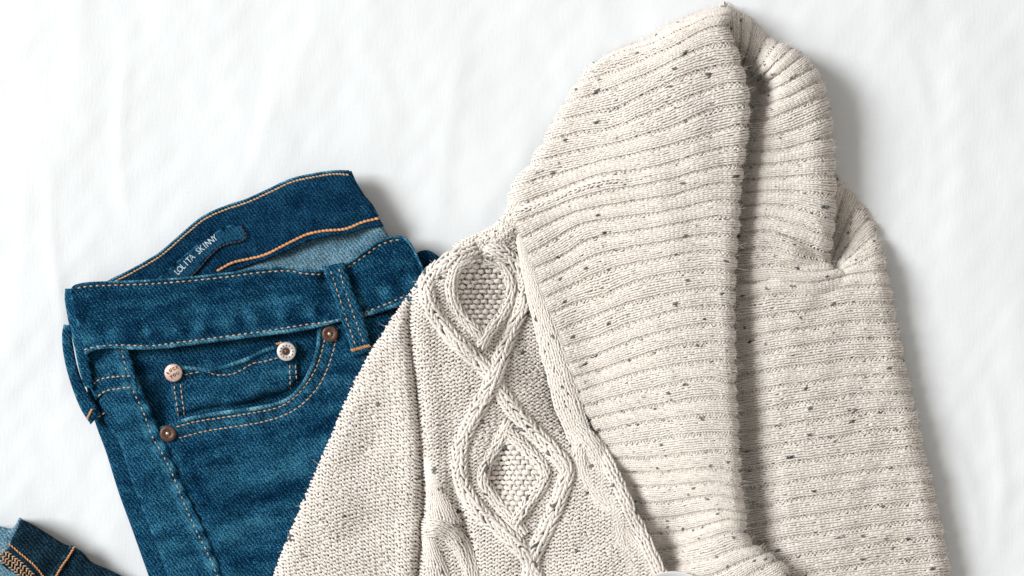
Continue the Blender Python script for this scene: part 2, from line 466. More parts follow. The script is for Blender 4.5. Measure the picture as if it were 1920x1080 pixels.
jeans = thing('jeans', 'folded blue skinny jeans with tan topstitching lying left of the knitted sweater', 'jeans', (330, 700, 0))
def wash(x, y):
    return 0.08 * jw(x * 1.7, y * 4.0)
def wear_dark_front(x, y):  # worn fades, plus darker bands along the creases and beside the groove
    d, s = pdist(GROOVE, x, y); dd, ss = pdist(PST1, x, y)
    return wash(x, y) + 0.35 * np.exp(-((np.abs(dd) - 9) / 6) ** 2) * (0.4 + .6 * np.sin(ss / 7.0) * np.sin(ss / 11.3)) + 0.4 * gauss(x, y, 545, 870, 130, 34, -.35) - .3 * gauss(x, y, 500, 925, 130, 24, -.3) + .25 * gauss(x, y, 470, 985, 120, 26, -.35) - .4 * gauss(x, y, 372, 905, 14, 70, -.42) - .25 * gauss(x, y, 600, 800, 120, 20, -.6)
def wear_hip(x, y):
    d, s = pdist(SEAM, x, y)
    return wash(x, y) + .12 + 0.5 * np.exp(-((d + 4) / 16) ** 2) * (0.25 + .75 * np.sin(s * math.tau / 40 + 1.0))  + 0.35 * np.exp(-((d - 9) / 5) ** 2)
def wear_band(x, y):
    d, s = pdist(WB_ST, x, y)
    return wash(x, y) + 0.40 * np.exp(-((d + 22) / 16) ** 2) * (0.3 + .7 * np.sin(s * math.tau / 52)) + 0.8 * np.exp(-((d - 8) / 3.5) ** 2) + .22 * gauss(x, y, 470, 575, 110, 18, -.15) - .12

slab('back_leg', [(150, 650), (165, 740), (180, 797), (198, 845), (222, 922), (246, 988), (284, 1095)], [(420, 650), (430, 740), (440, 797), (450, 845), (460, 922), (470, 988), (480, 1095)],
     lambda x, y: 14 + 1.2 * jw(x, y), 14, M['denim'], jeans, jeans, (10, 4, 4, 4), 8, edge_wear=0.0)
slab('pocket_facing', [(236, 655), (308, 650), (433, 634), (565, 616), (645, 600)], [(300, 850), (380, 835), (480, 815), (580, 790), (660, 760)], z_facing, 6, M['denim'], jeans, jeans, (4, 4, 4, 4), 4, wash, edge_wear=0)
slab('coin_pocket', [(315, 692), (335, 684), (361, 687), (390, 690), (412, 686), (443, 677), (473, 665), (500, 652), (520, 646), (540, 640), (556, 642)],
     [(334, 800), (370, 800), (420, 795), (480, 785), (530, 770), (563, 745)], z_coin, 7, M['denim'], jeans, jeans, (5, 4, 5, 5), 3, wash, edge_wear=.55)
front = slab('front_panel', POCKET + [(640, 606), (700, 592), (770, 566), (830, 546)], [(404, 1095), (440, 1096), (560, 1098), (700, 1098), (800, 1098), (1000, 1098)], z_front, 7, M['denim'], jeans, jeans, (4, 4, 4, 4), 4, wear_dark_front)
slab('hip_panel', [(156, 640), (168, 690), (180, 730), (190, 765), (201, 800), (223, 830), (246, 899), (277, 980), (320, 1095)], GROOVE, z_hip, 9, M['denim'], jeans, jeans, (12, 5, 4, 4), 4, wear_hip, edge_wear=.35)
# yoke piece low on the hip: a raised band between two rows of stitching
def z_yoke(x, y): return z_hip(x, y) + 3.2
slab('yoke_seam', [(164, 718), (178, 707), (200, 701), (225, 698), (252, 697)], [(180, 750), (195, 740), (215, 735), (235, 733), (258, 732)], z_yoke, 6, M['denim'], jeans, jeans, (4, 4, 2, 2), 3, wear_hip, edge_wear=.5)
inner = slab('back_panel_inside', [(380, 520), (440, 490), (500, 470), (560, 447), (620, 430), (680, 418), (716, 420)], [(400, 560), (470, 550), (540, 540), (600, 535), (660, 530), (720, 520), (760, 500)],
     lambda x, y: 16 + 14 * sstep(520, 700, x) + 3 * jw(x + 40, y) + 1.5 * jw2(y, x), 6, M['denim_inside'], jeans, jeans, (4, 4, 4, 5), 4, edge_wear=0, label='pale inside of the back panel')
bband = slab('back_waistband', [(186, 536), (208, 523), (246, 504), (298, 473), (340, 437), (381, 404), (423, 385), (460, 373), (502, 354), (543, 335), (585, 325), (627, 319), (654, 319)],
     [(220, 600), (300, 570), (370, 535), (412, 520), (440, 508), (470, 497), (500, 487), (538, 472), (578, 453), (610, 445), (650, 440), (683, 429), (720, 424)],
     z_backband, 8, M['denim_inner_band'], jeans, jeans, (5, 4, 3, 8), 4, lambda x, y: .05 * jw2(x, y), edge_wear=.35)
def z_fold(x, y):
    return 52 - 0.9 * np.clip(x - np.interp(y, [320, 345, 370, 400], [650, 655, 668, 690]), 0, 40)
slab('waistband_fold', [(652, 322), (653, 338), (658, 358), (668, 378), (686, 400)], [(659, 320), (670, 345), (681, 364), (696, 380), (711, 405)], z_fold, 7, M['denim'], bband, jeans, (2, 5, 3, 3), 3, edge_wear=.4)
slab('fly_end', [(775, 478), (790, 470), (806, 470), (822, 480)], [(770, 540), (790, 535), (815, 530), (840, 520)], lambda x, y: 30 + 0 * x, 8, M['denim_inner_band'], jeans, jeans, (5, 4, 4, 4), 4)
band = slab('front_waistband', WB_TOP, WB_BOT, z_band, 8, M['denim'], jeans, jeans, (4, 3, 6, 4), 3.5, wear_band)
# the waistband turned back at the side
def z_turn(x, y): return 46 - 0.5 * np.clip(150 - x, 0, 60) + 1.0 * jw2(x, y)
slab('side_waistband', [(122, 541), (121, 560), (124, 580), (128, 602), (135, 632), (141, 657), (148, 692), (157, 724)], [(140, 541), (145, 565), (150, 588), (156, 618), (163, 648), (168, 676), (173, 705), (178, 732)],
     z_turn, 10, M['denim'], jeans, jeans, (5, 4, 4, 4), 3, edge_wear=.5)
slab('belt_loop', [(119, 608), (116, 631), (121, 676), (135, 726), (152, 768), (170, 796)], [(132, 610), (136, 640), (146, 690), (161, 730), (177, 755), (189, 775)],
     lambda x, y: 38 + 1.5 * jw2(x, y) + 8 * gauss(x, y, 172, 776, 16), 8, M['denim'], jeans, jeans, (5, 5, 5, 5), 3, edge_wear=.45, label='belt loop standing off the side edge')
loop = slab('belt_loop', [(603, 500), (608, 512), (621, 545), (638, 594), (652, 635), (661, 670)], [(645, 492), (650, 508), (665, 552), (680, 590), (691, 630), (697, 659)],
     lambda x, y: 62 + 6 * gauss(x, y, 650, 570, 60) + 0.8 * jw3(x, y) - 8 * sstep(640, 662, y), 8, M['denim'], jeans, jeans, (6, 6, 6, 6), 3,
     lambda x, y: .15 + .1 * jw2(x, y), edge_wear=.4, label='front belt loop with two rows of stitching')
def hem(name, path, w, zf, h, parent, side=1):
    q = catmull(path, step=5.0)
    return slab(name, [tuple(p) for p in q], [tuple(p) for p in offset_curve(q, side * w)], lambda x, y: zf(x, y) + h, h + 2, M['denim_worn'], parent, jeans, (w * .45, w * .45, 2, 2), 4, lambda x, y: .25 * jw3(x * .8, y * .8) - .12, edge_wear=0)
COIN_TOP = [(335, 684), (361, 687), (390, 690), (412, 686), (443, 677), (473, 665), (500, 652), (520, 646)]
coin = [o for o in jeans.children if o.name.startswith('coin_pocket')][0]
hem('rolled_edge', COIN_TOP, 8, z_coin, 4.0, coin)
hem('rolled_edge', POCKET[1:], 8, z_front, 2.6, front)
hem('rolled_edge', offset_curve(catmull(WB_BOT, step=8), -8), 8, z_band, 1.6, band)
hem('rolled_edge', WB_TOP[3:], 4.5, z_band, 1.6, band)
hem('rolled_edge', [(205, 525), (246, 504), (298, 473), (340, 437), (381, 404), (423, 385), (460, 373), (502, 354), (543, 335), (585, 325), (627, 319), (652, 319)], 4, z_backband, 1.6, bband)
def z_loop(x, y): return 62 + 6 * gauss(x, y, 650, 570, 60) - 8 * sstep(640, 662, y)

# topstitching
TAN = M['thread_tan']
stitches('topstitching', offset_curve(catmull(WB_TOP[:17], step=6), 8)[2:-2], z_band, TAN, band, jeans, 8.0, 3.6, 3.2)
stitches('topstitching', WB_ST, z_band, TAN, band, jeans, 8.0, 3.6, 3.2)
stitches('topstitching', SEAM, z_hip, TAN, jeans, jeans, 7.0, 4.5, 2.6)
for p in (PST1, PST2): stitches('topstitching', p, z_front, TAN, front, jeans, 8.5, 1.2, 2.6, skew=0.12)
for p in ([(343, 703), (365, 699), (386, 696), (402, 702), (423, 703), (443, 699), (473, 682), (494, 678), (520, 671)], [(326, 720), (335, 783)], [(338, 718), (346, 781)], [(543, 681), (545, 735)], [(554, 681), (557, 730)]):
    stitches('topstitching', p, z_coin, TAN, coin, jeans, 8.0, 2.4, 2.3)
for p in ([(171, 722), (189, 711), (219, 706), (250, 705)], [(182, 744), (197, 734), (225, 728), (251, 726)]):
    stitches('topstitching', p, z_yoke, TAN, jeans, jeans, 7.5, 2.2, 2.8)
stitches('topstitching', [(181, 783), (190, 778), (199, 772)], lambda x, y: z_hip(x, y) + 1, TAN, jeans, jeans, 7, 2, 2.8)
for p in ([(619, 504), (634, 550), (648, 594), (666, 645)], [(634, 500), (650, 552), (663, 590), (681, 640)]):
    stitches('topstitching', p, z_loop, TAN, loop, jeans, 7.5, 4.0, 2.4)
stitches('bar_tack', [(660, 657), (693, 648)], z_loop, M['thread_orange'], loop, jeans, 8.0, -4.6, 3.0, skew=1.0, lift=2.0)
sl = [o for o in jeans.children if o.name.startswith('belt_loop') and 'standing' in o.get('label', '')][0]
stitches('bar_tack', [(172, 768), (163, 786)], lambda x, y: 46 + 0 * x, M['thread_orange'], sl, jeans, 6.0, -3, 3.0, skew=0.9, lift=2.0)
ORA = M['thread_orange']
def z_bb(x, y): return z_backband(x, y)
topb = [(208, 523), (246, 504), (298, 473), (340, 437), (381, 404), (423, 385), (460, 373), (502, 354), (543, 335), (585, 325), (627, 319), (652, 320)]
stitches('topstitching', offset_curve(catmull(topb, step=6), 7.5), z_bb, M['thread_cream'], bband, jeans, 7.5, -1.2, 3.4, skew=0.35, lift=1.2)
stitches('chain_stitching', [(408, 508), (433, 494), (460, 487), (496, 478), (533, 460), (575, 440), (606, 433), (648, 429), (679, 417), (706, 410)], z_bb, ORA, bband, jeans, 9.5, -2.2, 5.2, skew=0.3, lift=2.4)

# woven label with its lettering
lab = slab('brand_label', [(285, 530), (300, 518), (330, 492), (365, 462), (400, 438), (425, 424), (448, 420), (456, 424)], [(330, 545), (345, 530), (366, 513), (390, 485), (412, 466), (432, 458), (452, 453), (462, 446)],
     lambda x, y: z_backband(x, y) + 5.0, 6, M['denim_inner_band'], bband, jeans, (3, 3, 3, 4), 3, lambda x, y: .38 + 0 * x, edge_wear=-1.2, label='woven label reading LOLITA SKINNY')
stitches('label_stitching', [(345, 528), (366, 511), (390, 484), (412, 464), (432, 456), (454, 451), (462, 443), (452, 424)], lambda x, y: z_backband(x, y) + 5.0, M['thread_dark'], lab, jeans, 7, .5, 3.6)
def glyph(ch, size):
    cu = bpy.data.curves.new('g', 'FONT'); cu.body = ch; cu.size = size; cu.extrude = .5; cu.offset = 0.14; cu.align_x = 'CENTER'; cu.resolution_u = 2
    o = bpy.data.objects.new('g', cu); me = bpy.data.meshes.new_from_object(o)
    V = A_([v.co[:] for v in me.vertices]).reshape(-1, 3); F = []
    for p in me.polygons:
        vs = list(p.vertices)
        for k in range(1, len(vs) - 1): F.append((vs[0], vs[k], vs[k + 1]))
    bpy.data.objects.remove(o); bpy.data.curves.remove(cu); bpy.data.meshes.remove(me)
    return V, np.array(F)
def lettering(name, text, path, zf, size, mat, parent, label=None):
    q = catmull(path, step=1.0); L = arclen(q); V, F, n = [], [], 0
    for i, ch in enumerate(text):
        if ch == ' ': continue
        gv, gf = glyph(ch, size)
        s = (i + .5) / len(text) * L[-1]
        c = A_([np.interp(s, L, q[:, k]) for k in (0, 1)]); a = A_([np.interp(s - 2, L, q[:, k]) for k in (0, 1)]); b = A_([np.interp(s + 2, L, q[:, k]) for k in (0, 1)])
        t = (b - a) / (np.linalg.norm(b - a) + 1e-9); up = A_([t[1], -t[0]])
        p2 = c + gv[:, 0:1] * t * .82 + gv[:, 1:2] * up
        z = zf(p2[:, 0], p2[:, 1]) + 1.2 + gv[:, 2] * 1.2
        V.append(np.column_stack([p2, z])); F.append(gf + n); n += len(gv)
    return mesh_obj(name, np.concatenate(V), np.concatenate(F), mat, parent, jeans, label=label, smooth=False)
lettering('lettering', 'LOLITA SKINNY', [(333, 517), (350, 500), (370, 480), (390, 463), (409, 448)], lambda x, y: z_backband(x, y) + 4.6, 17, M['thread_white'], lab, 'pale embroidered letters LOLITA SKINNY')

# rivets
def lathe(name, cx, cy, z0, prof, mat, parent, n=28, tilt=(0, 0)):
    V, F = [], []
    for r, h in prof:
        a = np.arange(n) / n * math.tau
        x = r * np.cos(a); y = r * np.sin(a)
        V.append(np.column_stack([cx + x, cy + y, z0 + h + tilt[0] * x + tilt[1] * y]))
    for i in range(len(prof) - 1):
        j = np.arange(n); k = (j + 1) % n
        F.append(np.stack([i * n + j, (i + 1) * n + j, (i + 1) * n + k, i * n + k], -1))
    return mesh_obj(name, np.concatenate(V), np.concatenate(F), mat, parent, jeans)
DISC = [(17, -4), (17.2, 0), (16.6, 1.8), (15, 2.8), (8, 3.4), (.2, 3.6)]
RING = [(18, -4), (18.2, 0), (17.5, 2), (16, 3), (11, 3.2), (8.6, 2.6), (7.6, .5), (6.5, -.5), (.3, -.5)]
NUB = [(4.4, -1), (4.4, 1.2), (3.6, 2.8), (2.0, 3.8), (.2, 4.1)]
r1 = lathe('rivet', 325, 699, 40, DISC, M['pink_copper'], coin, tilt=(.04, -.05)); r1['label'] = 'pinkish copper rivet stamped with worn letters'
lettering('stamped_letters', 'LUCK', [(312, 703), (320, 697), (336, 690)], lambda x, y: 42.9 + 0 * x, 8.5, M['engraving'], r1)
lettering('stamped_letters', 'YOU', [(319, 711), (327, 706), (337, 701)], lambda x, y: 42.9 + 0 * x, 8.5, M['engraving'], r1)
r2 = lathe('rivet', 537, 659, 40, RING, M['silver'], coin); r2['label'] = 'silver ring rivet with a dark sunken centre'
lathe('rivet_centre', 537, 659, 40, [(8, -1), (7, -.2), (5, .2), (4.2, 1.5), (2.5, 3), (.2, 3.4)], M['copper_dark'], r2)
for k in range(12):                                                 # punched marks round the ring
    a = k / 12 * math.tau
    lathe('punched_mark', 537 + 11.6 * math.cos(a), 659 + 11.6 * math.sin(a), 43.2, [(1.5, 0), (1.4, .35), (.1, .4)], M['engraving'], r2, n=7)
for cx, cy, z, lb in ((315, 813, 44, 'dark copper rivet at the lower pocket corner'), (619, 626, 44, 'dark copper rivet half under the waistband')):
    r = lathe('rivet', cx, cy, z, [(15.5, -4), (15.8, 0), (15, 1.8), (12, 2.8), (8, 2.2), (6, 1), (.3, 1)], M['copper_dark'], front); r['label'] = lb
    lathe('rivet_nub', cx - 1, cy, z + 1, NUB, M['copper_nub'], r, n=14)
stitches('bar_tack', [(519, 645), (531, 641)], lambda x, y: 37 + 0 * x, M['thread_orange'], coin, jeans, 6, -2, 3.4, skew=.8, lift=1.5)

# ------------------------------------------------------------------ rolled denim cuff in the corner
cuff = thing('jeans_cuff', 'turned-up dark denim trouser cuff with orange and cream seam in the lower left corner', 'trouser cuff', (60, 1060, 0))
def z_cuff(x, y): return 62 - 0.20 * np.clip(x - 40, 0, 300) + 1.2 * jw2(x, y)
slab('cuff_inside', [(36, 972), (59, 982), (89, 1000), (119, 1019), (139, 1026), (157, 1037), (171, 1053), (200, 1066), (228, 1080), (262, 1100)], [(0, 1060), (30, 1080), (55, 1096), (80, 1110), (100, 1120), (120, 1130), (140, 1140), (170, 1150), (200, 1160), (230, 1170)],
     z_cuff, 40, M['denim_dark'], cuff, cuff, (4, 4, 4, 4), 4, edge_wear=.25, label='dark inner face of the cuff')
slab('cuff_edge', [(-30, 984), (3, 987), (22, 991), (30, 982), (37, 970), (42, 973)], [(-40, 1050), (-10, 1045), (8, 1040), (18, 1030), (28, 1015), (34, 1008)],
     lambda x, y: 58 + 5 * gauss(x, y, 34, 985, 12) + 1.0 * jw3(x, y), 24, M['denim_inside'], cuff, cuff, (5, 4, 4, 4), 3, edge_wear=.2, label='pale folded corner of the cuff')
slab('cuff_outside', [(-40, 1040), (0, 1046), (25, 1062), (50, 1085), (65, 1110)], [(-60, 1150), (-20, 1150), (0, 1150), (20, 1150), (40, 1150)],
     lambda x, y: 58 + 1.5 * jw2(x, y), 40, M['denim_inside'], cuff, cuff, (5, 4, 4, 4), 4)
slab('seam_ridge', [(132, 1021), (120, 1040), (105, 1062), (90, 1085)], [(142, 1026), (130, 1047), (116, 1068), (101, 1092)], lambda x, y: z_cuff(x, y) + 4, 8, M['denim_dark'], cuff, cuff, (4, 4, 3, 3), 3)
stitches('seam_stitching', [(139, 1026), (127, 1046), (116, 1062), (102, 1086)], lambda x, y: z_cuff(x, y) + 4, M['thread_orange'], cuff, cuff, 8, -2.6, 3.4, skew=.45, lift=1.5)
stitches('seam_stitching', [(17, 1020), (37, 1037), (64, 1060), (84, 1084)], z_cuff, M['thread_orange'], cuff, cuff, 8, -1.8, 3.0, skew=.35, lift=2.2)
for off, m in ((4, 'thread_cream'), (9, 'thread_tan'), (14, 'thread_cream'), (19, 'thread_tan'), (24, 'thread_cream')):
    stitches('overlock_stitching', offset_curve(catmull([(8, 1026), (33, 1044), (58, 1066), (78, 1090)], step=4), off), lambda x, y: z_cuff(x, y) + 1.0, M[m], cuff, cuff, 8, -1.0, 2.6, skew=.9 if off % 2 else -.6, lift=1.8, jit=2.0)

# ------------------------------------------------------------------ knitting
def knit_tubes(Q, Nr, R, valid, K):
    """Q (m,n,3) yarn centre lines, Nr surface normals, R radii"""
    m, n = Q.shape[:2]
    T = np.gradient(Q, axis=1); T /= np.linalg.norm(T, axis=-1, keepdims=True) + 1e-9
    B = np.cross(T, Nr); B /= np.linalg.norm(B, axis=-1, keepdims=True) + 1e-9
    N2 = np.cross(B, T)
    a = np.arange(K) / K * math.tau + .3
    V = Q[:, :, None] + R[:, :, None, None] * (np.cos(a)[None, None, :, None] * B[:, :, None] + np.sin(a)[None, None, :, None] * N2[:, :, None])
    idx = (np.arange(m)[:, None] * n + np.arange(n)[None, :]) * K
    ok = valid[:, :-1] & valid[:, 1:]
    i0 = idx[:, :-1][ok]; i1 = idx[:, 1:][ok]
    F = [np.stack([i0 + k, i0 + (k + 1) % K, i1 + (k + 1) % K, i1 + k], -1) for k in range(K)]
    return V.reshape(-1, 3), np.concatenate(F)

def yarn_profile(ncol, nrow, sgn, seg, A=0.055, H=1.0, jit=0.05, b0=0.0):
    """fabric coordinates of every course: a across columns, b along the wale, c towards the viewer (unit amplitude)"""
    t = np.arange(0, ncol * seg + 1) / seg - .5
    a = t[None] + A * np.sin(4 * math.pi * t)[None] + np.zeros((nrow, 1))
    j = np.arange(nrow)[:, None]
    col = np.clip(np.round(t).astype(int), 0, ncol - 1)[None] + 0 * j
    amp = 1 + jit * 2.2 * rng.standard_normal((nrow, ncol))
    b = j + .5 + b0 + .5 * H * 2 * np.cos(2 * math.pi * t)[None] * np.take_along_axis(amp, col, 1)
    a = a + jit * np.take_along_axis(rng.standard_normal((nrow, ncol)), col, 1)
    k = np.take_along_axis(sgn.astype(float), col, 1)
    ker = np.ones(3) / 3
    k = np.apply_along_axis(lambda v: np.convolve(np.pad(v, 1, 'edge'), ker, 'valid'), 1, k)
    c = -np.cos(4 * math.pi * t)[None] * k
    return a, b, c, col

def flecks(shape, count, seg, lo=.2, hi=.62):
    f = np.zeros(shape)
    for _ in range(count):
        r = rng.integers(0, shape[0]); s = rng.integers(0, shape[1]); w = max(2, int(seg * rng.uniform(lo, hi))); v = rng.uniform(.8, 1.0)
        f[r, s:s + w] = v
        if rng.random() < .2 and r + 1 < shape[0]: f[r + 1, s:s + max(1, w // 2)] = v
    return f

def bil(G, s, t):
    """bilinear sample of grid G (nv,nu,k) at s in 0..1 along u, t in 0..1 along v"""
    nv, nu = G.shape[:2]
    x = np.clip(s, 0, 1) * (nu - 1); y = np.clip(t, 0, 1) * (nv - 1)
    i = np.minimum(x.astype(int), nu - 2); j = np.minimum(y.astype(int), nv - 2)
    fx = (x - i)[..., None]; fy = (y - j)[..., None]
    return (G[j, i] * (1 - fx) + G[j, i + 1] * fx) * (1 - fy) + (G[j + 1, i] * (1 - fx) + G[j + 1, i + 1] * fx) * fy

def grid_normals(G):
    du = np.gradient(G, axis=1); dv = np.gradient(G, axis=0)
    N = np.cross(du, dv)
    N /= np.linalg.norm(N, axis=-1, keepdims=True) + 1e-9
    return N

def lines_to_grid(lines, zfun, r_end, th_end, per=8, nu=110, r_start=0.0, th_start=0.0, zdrop=None):
    """rib guide lines -> surface grid; the far end rolls under with radius r_end, the near end with r_start"""
    base = np.stack([catmull(l, 60) for l in lines])                # (nl,60,2)
    nl = len(lines)
    vv = np.linspace(0, nl - 1, (nl - 1) * per + 1)
    fine = np.stack([catmull(base[:, k], (nl - 1) * 40 + 1) for k in range(60)], 1)
    # catmull resamples by arc length; sample by line index instead so gutters stay on the guide lines
    fine = np.empty((len(vv), 60, 2))
    idx = np.arange(nl)
    e = np.concatenate([2 * base[:1] - base[1:2], base, 2 * base[-1:] - base[-2:-1]])
    i = np.minimum(vv.astype(int), nl - 2); h = (vv - i)[:, None, None]
    p0, p1, p2, p3 = e[i], e[i + 1], e[i + 2], e[i + 3]
    fine = .5 * (2 * p1 + (p2 - p0) * h + (2 * p0 - 5 * p1 + 4 * p2 - p3) * h * h + (3 * p1 - p0 - 3 * p2 + p3) * h**3)
    G = np.empty((len(vv), nu, 3))
    for r in range(len(vv)):
        q = fine[r]; s = arclen(q); L = s[-1]
        re = r_end(vv[r]) if callable(r_end) else r_end; rs = r_start(vv[r]) if callable(r_start) else r_start
        te = th_end(vv[r]) if callable(th_end) else th_end
        re = min(re, L * .45); rs = min(rs, L * .45)
        u = np.linspace(rs, L - re, 90)
        m = np.stack([np.interp(u, s, q[:, 0]), np.interp(u, s, q[:, 1])], 1)
        zz = zfun(m[:, 0], m[:, 1], np.full(len(m), vv[r]), u / L)
        pts = np.column_stack([m, zz])
        if re > 0:
            d = m[-1] - m[-6]; d /= np.linalg.norm(d) + 1e-9
            a = np.linspace(0, te, 14)[1:]
            arc = np.column_stack([m[-1][None] + d * (re * np.sin(a))[:, None], zz[-1] - re * (1 - np.cos(a))]); pts = np.vstack([pts, arc])
        if rs > 0:
            d = m[0] - m[5]; d /= np.linalg.norm(d) + 1e-9
            a = np.linspace(0, th_start, 14)[1:][::-1]
            arc = np.column_stack([m[0][None] + d * (rs * np.sin(a))[:, None], zz[0] - rs * (1 - np.cos(a))]); pts = np.vstack([arc, pts])
        G[r] = resample(pts, nu)
    return G

sweater = thing('sweater', 'oatmeal tweed knit cardigan with cable front and wide ribbed collar, right of the jeans', 'sweater', (1200, 700, 0))
WOOL = M['wool']

def fibre_mesh(P, N, length, width, rise, wild, seg=3):
    """thin curved ribbons growing from points P"""
    n = len(P)
    d = rng.standard_normal((n, 3)) * wild + N * rise; d /= np.linalg.norm(d, axis=1)[:, None] + 1e-9
    bend = rng.standard_normal((n, 3)) * .5
    sd = np.cross(d, rng.standard_normal((n, 3))); sd /= np.linalg.norm(sd, axis=1)[:, None] + 1e-9
    L = length * rng.uniform(.5, 1.3, n)[:, None]
    V = []
    for k in range(seg + 1):
        t = k / seg
        c = P + d * L * t + bend * L * t * t * .6
        wd = width * (1 - .7 * t)
        V += [c - sd * wd / 2, c + sd * wd / 2]
    V = np.stack(V, 1)
    base = np.arange(n)[:, None] * (2 * seg + 2)
    F = np.concatenate([base + np.array([2 * k, 2 * k + 1, 2 * k + 3, 2 * k + 2]) for k in range(seg)])
    return V.reshape(-1, 3), F

def fuzz(o, Q, N, R, valid, nhair, ntuft):
    idx = np.argwhere(valid)
    sel = idx[rng.integers(0, len(idx), nhair)]
    nn = N[sel[:, 0], sel[:, 1]]; p = Q[sel[:, 0], sel[:, 1]] + nn * R[sel[:, 0], sel[:, 1]][:, None] * .6
    V, F = fibre_mesh(p, nn, 12.0, .55, .6, .8)
    mesh_obj('stray_fibres', V, F, WOOL, o, sweater, {'fleck': np.zeros(len(V))}, kind='stuff')
    if ntuft:
        sel = idx[rng.integers(0, len(idx), ntuft)]
        nn = np.repeat(N[sel[:, 0], sel[:, 1]], 16, 0)
        size = np.repeat(rng.uniform(.3, 1.1, ntuft) ** 1.3, 16)[:, None]
        p = np.repeat(Q[sel[:, 0], sel[:, 1]], 16, 0) + nn * 1.9 + rng.standard_normal((len(nn), 3)) * A_([1.7, 1.1, .4]) * size
        V, F = fibre_mesh(p, nn, 3.4, 1.3, .25, .8)
        fl = np.repeat(np.repeat(rng.uniform(.75, 1.0, ntuft), 16), 8)
        mesh_obj('dark_flecks', V, F, WOOL, o, sweater, {'fleck': fl}, kind='stuff')

def rib_patch(name, G, nl, row_px, label, nflecks, rad=1.95, cols=4, rib_h=6.5, K=4, seg=8, amp=1.9, wob=1.0):
    N = grid_normals(G)
    L = np.mean([arclen(g)[-1] for g in G[::9]])
    nrow = int(L / row_px); ncol = (nl - 1) * cols + 1
    ci = np.arange(ncol)[None] + np.zeros((nrow, 1), int)
    sgn = np.where(ci % cols == 0, -1, 1)
    a, b, c, col = yarn_profile(ncol, nrow, sgn, seg, jit=.06)
    t = a / (ncol - 1); s = b / nrow
    P = bil(G, s, t); Nn = bil(N, s, t); Nn /= np.linalg.norm(Nn, axis=-1, keepdims=True) + 1e-9
    ph = (a % cols) / cols
    prof = rib_h * (np.sin(np.pi * ph) ** .6 - .62)
    w = Waves(int(abs(G[0, 0, 0])) + 3, 90, 12)
    low = wob * w(P[..., 0], P[..., 1])
    fl = flecks(a.shape, int(nflecks * .55), seg)
    Q = P + Nn * (prof + amp * c + low + .9 * (fl > 0))[..., None]
    R = rad * (1 + .10 * w(P[..., 1] * 9, P[..., 0] * 9)) * (1 + .25 * fl)
    valid = (t >= 0) & (t <= 1) & (s > 0) & (s < 1)
    V, F = knit_tubes(Q, Nn, R, valid, K)
    o = mesh_obj(name, V, F, WOOL, sweater, sweater, {'fleck': np.repeat(fl.ravel(), K)}, kind='stuff', label=label)
    fuzz(o, Q, Nn, R, valid, int(nflecks * 100), int(nflecks * .5))
    # backing sheet added under the yarn, sunk so the gaps look dark
    vv = np.linspace(0, 1, G.shape[0]); pr = rib_h * (np.sin(np.pi * ((vv * (nl - 1)) % 1)) ** .6 - .62)
    Gb = G + N * (pr[:, None] + wob * w(G[..., 0], G[..., 1]) - 13.0)[..., None]
    mesh_obj('gap_backing', Gb.reshape(-1, 3), grid_faces(*G.shape[:2]), WOOL, o, sweater, {'fleck': np.zeros(G.shape[0] * G.shape[1])})
    return o

